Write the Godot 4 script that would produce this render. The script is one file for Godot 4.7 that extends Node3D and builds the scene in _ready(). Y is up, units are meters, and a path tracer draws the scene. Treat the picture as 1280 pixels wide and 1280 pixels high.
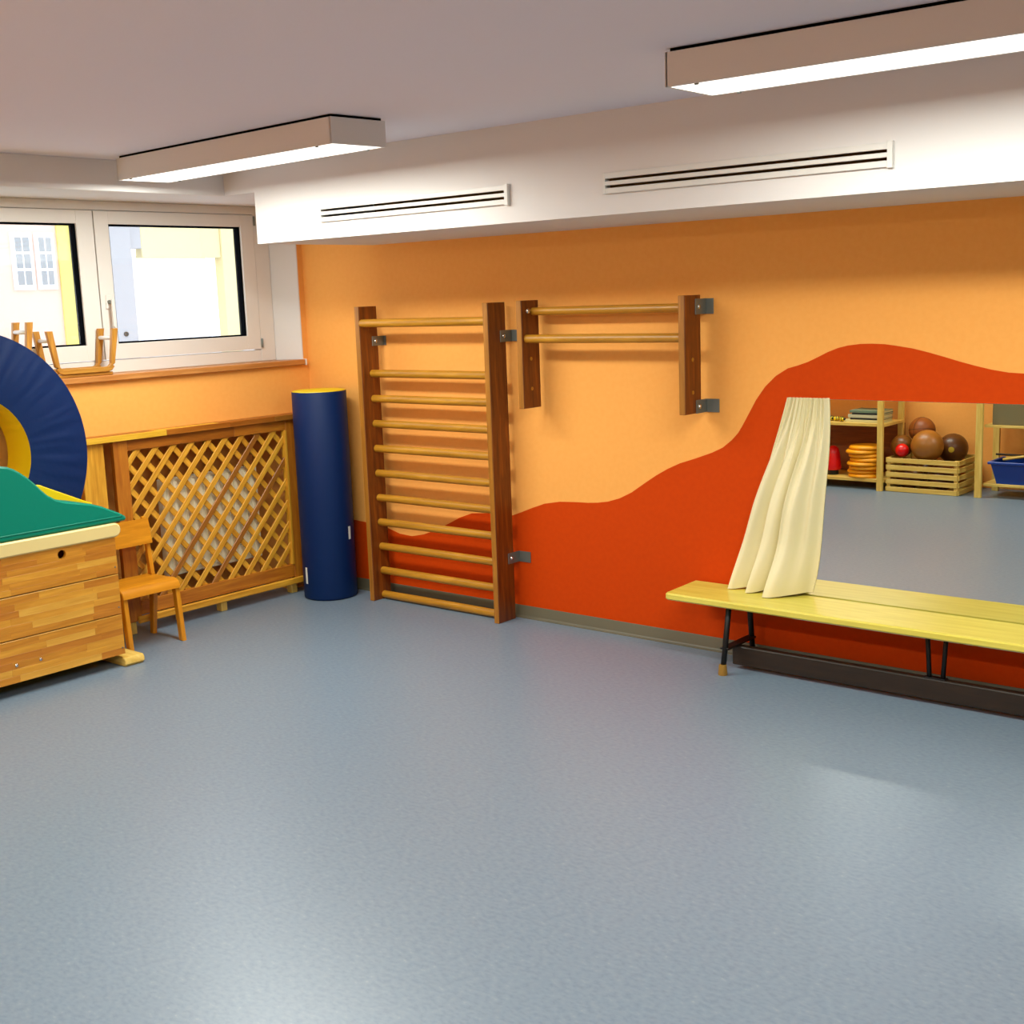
extends Node3D
# Children's exercise room in a basement. x runs along the back wall, z towards the viewer, y up, metres.

const CEIL := 2.26
const ROOM_X := 7.4
const ROOM_Z := 4.97
const SOFFIT_Z := 0.7657
const SOFFIT_Y := 1.882
const SOFFIT_X := 0.5706
const HEADER_X := 0.342
const HEADER_Y := 2.1225
const LAMP_ENERGY := 4.7

var rng := RandomNumberGenerator.new()
var M := {}
var woods := {}
var noise_tex := {}
var mesh_cache := {}
var taken := {}

func _ready():
	rng.seed = 20417
	# camera
	var cam := Camera3D.new()
	cam.name = "camera"
	add_child(cam)
	cam.transform = Transform3D(Basis(Vector3(0.7679469, -0.03543075, -0.63953281), Vector3(-0.0825068, 0.9846785, -0.1536258), Vector3(0.63517729, 0.17074226, 0.75325752)).orthonormalized(), Vector3(5.43574, 1.6, 4.71615))
	cam.fov = 44.42
	cam.near = 0.05
	cam.current = true
	# daylight: an even overcast sky, seen and felt only through the window
	var env := Environment.new()
	env.background_mode = Environment.BG_SKY
	var sky := Sky.new()
	var sm := ProceduralSkyMaterial.new()
	sm.sky_top_color = Color(0.90, 0.95, 1.0)
	sm.sky_horizon_color = Color(0.96, 0.98, 1.0)
	sm.ground_bottom_color = Color(0.9, 0.9, 0.9)
	sm.ground_horizon_color = Color(1.0, 0.99, 0.97)
	sm.sky_energy_multiplier = 1.72
	sm.ground_energy_multiplier = 1.72
	sky.sky_material = sm
	env.sky = sky
	env.tonemap_mode = Environment.TONE_MAPPER_LINEAR
	env.tonemap_exposure = 1.0
	env.sdfgi_enabled = true
	env.ssao_enabled = true
	env.ssil_enabled = true
	var we := WorldEnvironment.new()
	we.name = "environment"
	we.environment = env
	add_child(we)
	make_materials()
	# the four ceiling lamps, each with its own light (two of them behind the camera's field of view)
	ceiling_lamp(Vector3(1.235, 0, 1.365), 4.0, "white box ceiling lamp near the window, in front of the slotted soffit")
	ceiling_lamp(Vector3(4.19, 0, 1.47), -1.2, "white box ceiling lamp cut off by the right edge of the photo")
	ceiling_lamp(Vector3(1.25, 0, 4.0), 0.0, "white box ceiling lamp outside the view, over the storage shelves")
	ceiling_lamp(Vector3(4.19, 0, 4.0), 0.0, "white box ceiling lamp outside the view, above the photographer")
	build_shell()
	build_window()
	build_outside()
	build_vents()
	build_mirror_and_curtain()
	build_bench()
	build_wall_bars()
	build_pull_up_frame()
	build_roll()
	build_radiator_cover()
	build_vault_box()
	build_soft_blocks()
	build_chair()
	build_sill_stools()
	build_storage()

# ---------------------------------------------------------------- helpers
func numbered(called: String) -> String:
	if not taken.has(called):
		taken[called] = 0
		return called
	taken[called] += 1
	return "%s_%03d" % [called, taken[called]]

func thing(called: String, label: String, category: String, at := Vector3.ZERO, group := "") -> Node3D:
	var o := Node3D.new()
	o.name = numbered(called)
	add_child(o)
	o.position = at
	o.set_meta("label", label)
	o.set_meta("category", category)
	if group != "":
		o.set_meta("group", group)
	return o

func tag(o: Node3D, label: String, category: String, group := "") -> Node3D:
	o.set_meta("label", label)
	o.set_meta("category", category)
	if group != "":
		o.set_meta("group", group)
	return o

func structure(o: Node3D, label: String, category: String) -> Node3D:
	o.set_meta("kind", "structure")
	o.set_meta("label", label)
	o.set_meta("category", category)
	return o

func put(called: String, mesh: Mesh, mat: Material, parent: Node, at := Vector3.ZERO, rot := Vector3.ZERO) -> MeshInstance3D:
	var o := MeshInstance3D.new()
	o.mesh = mesh
	o.material_override = mat
	if parent == self:
		o.name = numbered(called)
		add_child(o)
	else:
		o.name = called
		parent.add_child(o, true)
	o.position = at
	o.rotation = rot
	o.cast_shadow = GeometryInstance3D.SHADOW_CASTING_SETTING_ON
	return o

func box(called: String, lo: Vector3, hi: Vector3, mat: Material, parent: Node, bevel := 0.002) -> MeshInstance3D:
	var at: Vector3 = (lo + hi) * 0.5
	if parent != self and parent is MeshInstance3D:
		at -= parent.position
	return put(called, block(hi - lo, bevel), mat, parent, at)

func tri_n(st: SurfaceTool, a: Vector3, b: Vector3, c: Vector3, na: Vector3, nb: Vector3, nc: Vector3):
	var n: Vector3 = na + nb + nc
	if (b - a).cross(c - a).dot(n) > 0.0:
		st.set_normal(na); st.add_vertex(a)
		st.set_normal(nc); st.add_vertex(c)
		st.set_normal(nb); st.add_vertex(b)
	else:
		st.set_normal(na); st.add_vertex(a)
		st.set_normal(nb); st.add_vertex(b)
		st.set_normal(nc); st.add_vertex(c)

func quad_n(st: SurfaceTool, a: Vector3, b: Vector3, c: Vector3, d: Vector3, n: Vector3):
	tri_n(st, a, b, c, n, n, n)
	tri_n(st, a, c, d, n, n, n)

func begin() -> SurfaceTool:
	var st := SurfaceTool.new()
	st.begin(Mesh.PRIMITIVE_TRIANGLES)
	return st

# a box with chamfered edges, centred
func block(size: Vector3, bevel := 0.002) -> Mesh:
	var key := "b%.4f_%.4f_%.4f_%.4f" % [size.x, size.y, size.z, bevel]
	if mesh_cache.has(key):
		return mesh_cache[key]
	var st := begin()
	var h := size * 0.5
	var b: float = min(bevel, 0.45 * min(size.x, min(size.y, size.z)))
	var P := func(sx, sy, sz, ax):
		return Vector3(sx * (h.x - (0.0 if ax == 0 else b)), sy * (h.y - (0.0 if ax == 1 else b)), sz * (h.z - (0.0 if ax == 2 else b)))
	for s in [-1, 1]:
		quad_n(st, P.call(s, -1, -1, 0), P.call(s, 1, -1, 0), P.call(s, 1, 1, 0), P.call(s, -1, 1, 0), Vector3(s, 0, 0))
		quad_n(st, P.call(-1, s, -1, 1), P.call(1, s, -1, 1), P.call(1, s, 1, 1), P.call(-1, s, 1, 1), Vector3(0, s, 0))
		quad_n(st, P.call(-1, -1, s, 2), P.call(1, -1, s, 2), P.call(1, 1, s, 2), P.call(-1, 1, s, 2), Vector3(0, 0, s))
	if b > 0.0:
		for s in [-1, 1]:
			for t in [-1, 1]:
				quad_n(st, P.call(s, t, -1, 0), P.call(s, t, 1, 0), P.call(s, t, 1, 1), P.call(s, t, -1, 1), Vector3(s, t, 0).normalized())
				quad_n(st, P.call(s, -1, t, 0), P.call(s, 1, t, 0), P.call(s, 1, t, 2), P.call(s, -1, t, 2), Vector3(s, 0, t).normalized())
				quad_n(st, P.call(-1, s, t, 1), P.call(1, s, t, 1), P.call(1, s, t, 2), P.call(-1, s, t, 2), Vector3(0, s, t).normalized())
				for u in [-1, 1]:
					var n := Vector3(s, t, u).normalized()
					tri_n(st, P.call(s, t, u, 0), P.call(s, t, u, 1), P.call(s, t, u, 2), n, n, n)
	var m := st.commit()
	mesh_cache[key] = m
	return m

# turned shape: profile of (radius, height) points round the y axis
func lathe(profile: Array, seg := 24) -> Mesh:
	var st := begin()
	var n := profile.size()
	var fn := []
	for i in n - 1:
		var d: Vector2 = profile[i + 1] - profile[i]
		fn.append(Vector2(d.y, -d.x).normalized())
	for i in n - 1:
		var na: Vector2 = fn[i]
		var nb: Vector2 = fn[i]
		if i > 0 and fn[i - 1].dot(fn[i]) > 0.6:
			na = (fn[i - 1] + fn[i]).normalized()
		if i < n - 2 and fn[i + 1].dot(fn[i]) > 0.6:
			nb = (fn[i + 1] + fn[i]).normalized()
		for k in seg:
			var c0 := Vector2.from_angle(TAU * k / seg)
			var c1 := Vector2.from_angle(TAU * (k + 1) / seg)
			var V := func(p, c): return Vector3(p.x * c.x, p.y, p.x * c.y)
			var N := func(p, c): return Vector3(p.x * c.x, p.y, p.x * c.y)
			var p0: Vector2 = profile[i]
			var p1: Vector2 = profile[i + 1]
			if p0.x > 0.0:
				tri_n(st, V.call(p0, c0), V.call(p0, c1), V.call(p1, c0), N.call(na, c0), N.call(na, c1), N.call(nb, c0))
			if p1.x > 0.0:
				tri_n(st, V.call(p0, c1), V.call(p1, c1), V.call(p1, c0), N.call(na, c1), N.call(nb, c1), N.call(nb, c0))
	return st.commit()

func rod(r: float, length: float, bevel := 0.002, seg := 20) -> Mesh:
	var key := "r%.4f_%.4f_%.4f_%d" % [r, length, bevel, seg]
	if not mesh_cache.has(key):
		var h := length * 0.5
		mesh_cache[key] = lathe([Vector2(0, -h), Vector2(r - bevel, -h), Vector2(r, -h + bevel), Vector2(r, h - bevel), Vector2(r - bevel, h), Vector2(0, h)], seg)
	return mesh_cache[key]

func rod_between(called: String, a: Vector3, b: Vector3, r: float, mat: Material, parent: Node, seg := 16) -> MeshInstance3D:
	var o := put(called, rod(r, a.distance_to(b), min(0.002, r * 0.4), seg), mat, parent, (a + b) * 0.5)
	var y: Vector3 = (b - a).normalized()
	var x: Vector3 = y.cross(Vector3(0.3, 0.2, 0.93)).normalized()
	o.basis = Basis(x, y, x.cross(y))
	return o

# outline in the xy plane, extruded along z, centred on z = 0; smooth where the outline turns gently
func extrude(pts: PackedVector2Array, depth: float, bevel := 0.0) -> Mesh:
	var st := begin()
	var poly := pts
	if not Geometry2D.is_polygon_clockwise(poly):
		poly = poly.duplicate()
		poly.reverse()
	var n := poly.size()
	var inner := poly
	if bevel > 0.0:
		inner = PackedVector2Array()
		for i in n:
			var e0: Vector2 = (poly[i] - poly[(i + n - 1) % n]).normalized()
			var e1: Vector2 = (poly[(i + 1) % n] - poly[i]).normalized()
			var m: Vector2 = (e0.orthogonal() + e1.orthogonal())
			var k: float = bevel / max(0.35, 0.5 * m.length_squared())
			var cand: Vector2 = poly[i] + m * k
			if not Geometry2D.is_point_in_polygon(cand, poly):
				cand = poly[i] - m * k
			inner.append(cand)
	var h := depth * 0.5
	var idx := Geometry2D.triangulate_polygon(inner)
	for i in range(0, idx.size(), 3):
		for s in [-1.0, 1.0]:
			var nz := Vector3(0, 0, s)
			tri_n(st, v3(inner[idx[i]], h * s), v3(inner[idx[i + 1]], h * s), v3(inner[idx[i + 2]], h * s), nz, nz, nz)
	var out := []
	for i in n:
		var d: Vector2 = (poly[(i + 1) % n] - poly[i]).normalized()
		var o2 := Vector2(-d.y, d.x)
		var mid: Vector2 = (poly[i] + poly[(i + 1) % n]) * 0.5
		if Geometry2D.is_point_in_polygon(mid + o2 * 0.0005, poly):
			o2 = -o2
		out.append(o2)
	for i in n:
		var j := (i + 1) % n
		var na: Vector2 = out[i]
		var nb: Vector2 = out[i]
		if out[(i + n - 1) % n].dot(out[i]) > 0.75:
			na = (out[(i + n - 1) % n] + out[i]).normalized()
		if out[j].dot(out[i]) > 0.75:
			nb = (out[j] + out[i]).normalized()
		var A := Vector3(na.x, na.y, 0)
		var B := Vector3(nb.x, nb.y, 0)
		var hz := h - bevel
		tri_n(st, v3(poly[i], -hz), v3(poly[j], -hz), v3(poly[j], hz), A, B, B)
		tri_n(st, v3(poly[i], -hz), v3(poly[j], hz), v3(poly[i], hz), A, B, A)
		if bevel > 0.0:
			for s in [-1.0, 1.0]:
				var S := Vector3(0, 0, s)
				tri_n(st, v3(poly[i], hz * s), v3(poly[j], hz * s), v3(inner[j], h * s), (A + S).normalized(), (B + S).normalized(), (B + S).normalized())
				tri_n(st, v3(poly[i], hz * s), v3(inner[j], h * s), v3(inner[i], h * s), (A + S).normalized(), (B + S).normalized(), (A + S).normalized())
	return st.commit()

func v3(p: Vector2, z: float) -> Vector3:
	return Vector3(p.x, p.y, z)

# the outline of a bent strip of thickness t along a centre line
func strip(path: Array, t: float) -> PackedVector2Array:
	var a := PackedVector2Array()
	var b := PackedVector2Array()
	for i in path.size():
		var d := Vector2.ZERO
		if i > 0:
			d += (path[i] - path[i - 1]).normalized()
		if i < path.size() - 1:
			d += (path[i + 1] - path[i]).normalized()
		d = d.normalized()
		a.append(path[i] + d.orthogonal() * t * 0.5)
		b.append(path[i] - d.orthogonal() * t * 0.5)
	b.reverse()
	a.append_array(b)
	return a

func arc(c: Vector2, r: float, a0: float, a1: float, n: int) -> Array:
	var o := []
	for i in n + 1:
		o.append(c + Vector2.from_angle(deg_to_rad(lerp(a0, a1, float(i) / n))) * r)
	return o

# ---------------------------------------------------------------- materials
func noise(seed_: int, freq: float, kind := FastNoiseLite.TYPE_SIMPLEX_SMOOTH, octaves := 4) -> FastNoiseLite:
	var f := FastNoiseLite.new()
	f.seed = seed_
	f.noise_type = kind
	f.frequency = freq
	f.fractal_octaves = octaves
	return f

func ramp_tex(f: FastNoiseLite, stops: Array, size := 512) -> NoiseTexture2D:
	var t := NoiseTexture2D.new()
	t.width = size
	t.height = size
	t.seamless = true
	t.noise = f
	var g := Gradient.new()
	var offs := PackedFloat32Array()
	var cols := PackedColorArray()
	for s in stops:
		offs.append(s[0])
		cols.append(s[1])
	g.offsets = offs
	g.colors = cols
	t.color_ramp = g
	return t

func bump_tex(f: FastNoiseLite, strength: float, size := 512) -> NoiseTexture2D:
	var t := NoiseTexture2D.new()
	t.width = size
	t.height = size
	t.seamless = true
	t.noise = f
	t.as_normal_map = true
	t.bump_strength = strength
	return t

func flat(c: Color, rough := 0.6, metal := 0.0) -> StandardMaterial3D:
	var m := StandardMaterial3D.new()
	m.albedo_color = c
	m.roughness = rough
	m.metallic = metal
	return m

func wood_mat(name_: String, axis: int, off := 0.0) -> StandardMaterial3D:
	var key := "%s%d_%.2f" % [name_, axis, off]
	if woods.has(key):
		return woods[key]
	var spec: Array = {
		"pine_red": [Color(0.36, 0.165, 0.022), Color(0.53, 0.275, 0.045), 0.42, 11],
		"edge": [Color(0.56, 0.35, 0.08), Color(0.68, 0.45, 0.13), 0.45, 34],
		"rung": [Color(0.62, 0.42, 0.085), Color(0.76, 0.54, 0.15), 0.38, 12],
		"cover": [Color(0.64, 0.36, 0.06), Color(0.76, 0.48, 0.11), 0.5, 13],
		"slat": [Color(0.76, 0.52, 0.1), Color(0.88, 0.65, 0.19), 0.55, 14],
		"lam_a": [Color(0.8, 0.55, 0.15), Color(0.88, 0.64, 0.21), 0.38, 21],
		"lam_b": [Color(0.75, 0.49, 0.12), Color(0.84, 0.58, 0.17), 0.38, 22],
		"lam_c": [Color(0.71, 0.44, 0.1), Color(0.8, 0.52, 0.15), 0.38, 23],
		"lam_d": [Color(0.82, 0.59, 0.19), Color(0.89, 0.68, 0.27), 0.38, 24],
		"ledge_a": [Color(0.8, 0.6, 0.14), Color(0.89, 0.7, 0.22), 0.4, 25],
		"ledge_b": [Color(0.55, 0.3, 0.06), Color(0.66, 0.39, 0.1), 0.4, 26],
		"ledge_c": [Color(0.55, 0.33, 0.09), Color(0.66, 0.42, 0.13), 0.4, 27],
		"chair": [Color(0.76, 0.48, 0.07), Color(0.86, 0.58, 0.12), 0.35, 28],
		"birch": [Color(0.82, 0.67, 0.29), Color(0.91, 0.78, 0.42), 0.45, 29],
		"stool": [Color(0.62, 0.41, 0.12), Color(0.74, 0.52, 0.19), 0.45, 30],
		"dark": [Color(0.10, 0.065, 0.03), Color(0.17, 0.11, 0.055), 0.5, 31],
		"sill": [Color(0.68, 0.43, 0.2), Color(0.78, 0.53, 0.28), 0.4, 32],
		"shelf_back": [Color(0.50, 0.26, 0.08), Color(0.60, 0.33, 0.11), 0.6, 33],
	}[name_]
	if not noise_tex.has(name_):
		var a: Color = spec[0]
		var b: Color = spec[1]
		noise_tex[name_] = ramp_tex(noise(spec[3], 0.012, FastNoiseLite.TYPE_SIMPLEX_SMOOTH, 5), [[0.2, a], [0.45, a.lerp(b, 0.6)], [0.55, a.lerp(b, 0.35)], [0.8, b]], 256)
	var m := StandardMaterial3D.new()
	m.albedo_texture = noise_tex[name_]
	m.uv1_triplanar = true
	var s := Vector3(9, 9, 9)
	s[axis] = 0.7
	m.uv1_scale = s
	m.uv1_offset = Vector3(off, off * 1.7, off * 2.3)
	m.roughness = spec[2]
	woods[key] = m
	return m

func make_materials():
	var white := flat(Color(0.86, 0.845, 0.83), 0.9)
	white.normal_enabled = true
	white.normal_texture = bump_tex(noise(3, 0.06), 3.0)
	white.normal_scale = 0.08
	white.metallic_specular = 0.25
	white.uv1_triplanar = true
	white.uv1_world_triplanar = true
	white.uv1_scale = Vector3(3, 3, 3)
	M.white = white
	M.ceiling = white.duplicate()
	M.ceiling.albedo_color = Color(0.91, 0.885, 0.92)
	M.orange = white.duplicate()
	M.orange.albedo_color = Color.WHITE
	M.orange.albedo_texture = ramp_tex(noise(41, 0.02, FastNoiseLite.TYPE_SIMPLEX_SMOOTH, 5), [[0.1, Color(0.945, 0.66, 0.33)], [0.9, Color(0.955, 0.675, 0.345)]])
	M.orange.roughness = 0.8
	M.red = white.duplicate()
	M.red.albedo_color = Color.WHITE
	M.red.albedo_texture = ramp_tex(noise(42, 0.02, FastNoiseLite.TYPE_SIMPLEX_SMOOTH, 5), [[0.1, Color(0.765, 0.245, 0.0)], [0.9, Color(0.785, 0.258, 0.0)]])
	M.red.roughness = 0.75
	# blue marbled linoleum
	var fl := StandardMaterial3D.new()
	var fn := noise(51, 0.022, FastNoiseLite.TYPE_SIMPLEX_SMOOTH, 6)
	fn.domain_warp_enabled = true
	fn.domain_warp_amplitude = 28.0
	fn.domain_warp_frequency = 0.012
	fl.albedo_texture = ramp_tex(fn, [[0.1, Color(0.415, 0.48, 0.545)], [0.4, Color(0.447, 0.513, 0.572)], [0.6, Color(0.457, 0.523, 0.58)], [0.8, Color(0.473, 0.537, 0.588)], [0.95, Color(0.54, 0.585, 0.615)]], 1024)
	fl.uv1_triplanar = true
	fl.uv1_world_triplanar = true
	fl.uv1_scale = Vector3(1.5, 1, 2.6)
	fl.roughness = 0.34
	fl.normal_enabled = true
	fl.normal_texture = bump_tex(noise(52, 0.05), 2.0)
	fl.normal_scale = 0.03
	M.floor = fl
	M.vinyl = flat(Color(0.36, 0.345, 0.27), 0.5)
	M.lamp_body = flat(Color(0.85, 0.84, 0.83), 0.5)
	var em := flat(Color(0.95, 0.95, 0.95), 0.4)
	em.emission_enabled = true
	em.emission = Color(1.0, 0.98, 0.94)
	em.emission_energy_multiplier = 2.2
	M.diffuser = em
	M.black = flat(Color(0.015, 0.015, 0.02), 0.95)
	M.black.metallic_specular = 0.1
	M.rubber = flat(Color(0.03, 0.035, 0.05), 0.95)
	M.rubber.metallic_specular = 0.1
	M.pvc = flat(Color(0.87, 0.85, 0.82), 0.35)
	M.vent = flat(Color(0.84, 0.83, 0.80), 0.4)
	var gl := StandardMaterial3D.new()
	gl.transparency = BaseMaterial3D.TRANSPARENCY_ALPHA
	gl.albedo_color = Color(0.95, 0.98, 0.97, 0.06)
	gl.roughness = 0.02
	M.glass = gl
	M.mirror = flat(Color(0.88, 0.89, 0.87), 0.0, 1.0)
	M.steel = flat(Color(0.42, 0.43, 0.43), 0.42, 0.85)
	M.galv = flat(Color(0.50, 0.52, 0.50), 0.5, 0.7)
	M.dark_steel = flat(Color(0.06, 0.055, 0.05), 0.45, 0.3)
	M.chrome = flat(Color(0.8, 0.8, 0.78), 0.2, 1.0)
	M.foot_rubber = flat(Color(0.60, 0.45, 0.16), 0.6)
	var bench := flat(Color.WHITE, 0.3)
	bench.albedo_texture = ramp_tex(noise(61, 0.012, FastNoiseLite.TYPE_SIMPLEX_SMOOTH, 5), [[0.2, Color(0.82, 0.765, 0.30)], [0.8, Color(0.87, 0.82, 0.37)]], 256)
	bench.uv1_triplanar = true
	bench.uv1_scale = Vector3(0.6, 8, 8)
	M.bench = bench
	var cl := flat(Color(0.945, 0.91, 0.74), 0.9)
	cl.normal_enabled = true
	cl.normal_texture = bump_tex(noise(62, 0.09), 4.0, 256)
	cl.normal_scale = 0.05
	cl.uv1_triplanar = true
	cl.uv1_scale = Vector3(12, 12, 12)
	cl.backlight_enabled = true
	cl.backlight = Color(0.45, 0.43, 0.34)
	M.cloth = cl
	M.blue = flat(Color(0.0, 0.13, 0.315), 0.5)
	M.blue.metallic_specular = 0.35
	M.blue.normal_enabled = true
	M.blue.normal_texture = bump_tex(noise(63, 0.03), 3.0, 256)
	M.blue.normal_scale = 0.12
	M.blue.uv1_triplanar = true
	M.blue.uv1_scale = Vector3(3, 3, 3)
	M.yellow = flat(Color(0.89, 0.77, 0.0), 0.45)
	M.green = flat(Color(0.0, 0.50, 0.41), 0.4)
	M.green.metallic_specular = 0.35
	M.green.normal_enabled = true
	M.green.normal_texture = M.blue.normal_texture
	M.green.normal_scale = 0.1
	M.green.uv1_triplanar = true
	M.green.uv1_scale = Vector3(4, 4, 4)
	M.cream = flat(Color(0.90, 0.82, 0.55), 0.45)
	M.tag = flat(Color(0.85, 0.86, 0.82), 0.7)
	M.radiator = flat(Color(0.96, 0.925, 0.79), 0.4)
	M.ball = flat(Color(0.46, 0.27, 0.06), 0.35)
	M.ball_dark = flat(Color(0.37, 0.21, 0.06), 0.35)
	M.ball_tan = flat(Color(0.60, 0.37, 0.10), 0.4)
	M.ball_orange = flat(Color(0.58, 0.31, 0.09), 0.45)
	M.ball_red = flat(Color(0.85, 0.03, 0.03), 0.3)
	M.ball_spot = flat(Color(0.74, 0.63, 0.14), 0.4)
	M.disc = flat(Color(0.96, 0.64, 0.03), 0.45)
	M.red_plastic = flat(Color(0.86, 0.03, 0.03), 0.35)
	M.book_pale = flat(Color(0.74, 0.72, 0.58), 0.7)
	M.book_green = flat(Color(0.40, 0.48, 0.38), 0.6)
	M.book_dark = flat(Color(0.09, 0.09, 0.09), 0.6)
	M.book_page = flat(Color(0.82, 0.78, 0.55), 0.8)
	M.grey_box = flat(Color(0.47, 0.42, 0.27), 0.7)
	M.bin = flat(Color(0.02, 0.22, 0.56), 0.35)
	M.snow = flat(Color(0.92, 0.92, 0.93), 0.9)
	M.pink = flat(Color(0.82, 0.69, 0.625), 0.9)
	M.yellow_wall = flat(Color(0.82, 0.75, 0.36), 0.9)
	M.cream_wall = flat(Color(0.80, 0.75, 0.56), 0.9)
	M.grey_wall = flat(Color(0.60, 0.60, 0.615), 0.9)
	M.far_pane = flat(Color(0.48, 0.50, 0.52), 0.15)

# ---------------------------------------------------------------- lamps
func ceiling_lamp(at: Vector3, turn: float, label: String):
	var t := thing("ceiling_lamp", label, "lamp", Vector3(at.x, CEIL, at.z), "box lamps under the ceiling")
	t.rotation.y = deg_to_rad(-turn)
	box("mounting_plate", Vector3(-0.745, -0.010, -0.118), Vector3(0.745, 0.0, 0.118), M.black, t, 0.0)
	# shallow sheet-metal tray: two sides, two ends, a back
	var y0 := -0.104
	var y1 := -0.010
	box("housing", Vector3(-0.755, y0, 0.118), Vector3(0.755, y1, 0.128), M.lamp_body, t, 0.0015)
	box("housing", Vector3(-0.755, y0, -0.128), Vector3(0.755, y1, -0.118), M.lamp_body, t, 0.0015)
	box("end_cap", Vector3(-0.758, y0, -0.128), Vector3(-0.748, y1, 0.128), M.lamp_body, t, 0.0015)
	box("end_cap", Vector3(0.748, y0, -0.128), Vector3(0.758, y1, 0.128), M.lamp_body, t, 0.0015)
	box("back_plate", Vector3(-0.75, y1 - 0.006, -0.12), Vector3(0.75, y1, 0.12), M.lamp_body, t, 0.0)
	box("diffuser", Vector3(-0.747, y0 + 0.001, -0.117), Vector3(0.747, y0 + 0.012, 0.117), M.diffuser, t, 0.001)
	for c in [Vector2(-0.66, 0.12), Vector2(0.66, 0.12), Vector2(-0.66, -0.12), Vector2(0.66, -0.12)]:
		box("clip", Vector3(c.x - 0.006, y0 - 0.004, c.y - 0.004), Vector3(c.x + 0.006, y0 + 0.004, c.y + 0.004), M.galv, t, 0.001)
	var l := AreaLight3D.new()
	l.name = "lamp_light"
	t.add_child(l)
	l.area_size = Vector2(1.48, 0.23)
	l.light_energy = LAMP_ENERGY
	l.light_color = Color(0.97, 0.985, 0.96)
	l.area_range = 12.0
	l.shadow_enabled = true
	l.position = Vector3(0, y0 - 0.004, 0)
	l.rotation_degrees = Vector3(-90, 0, 0)

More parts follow.
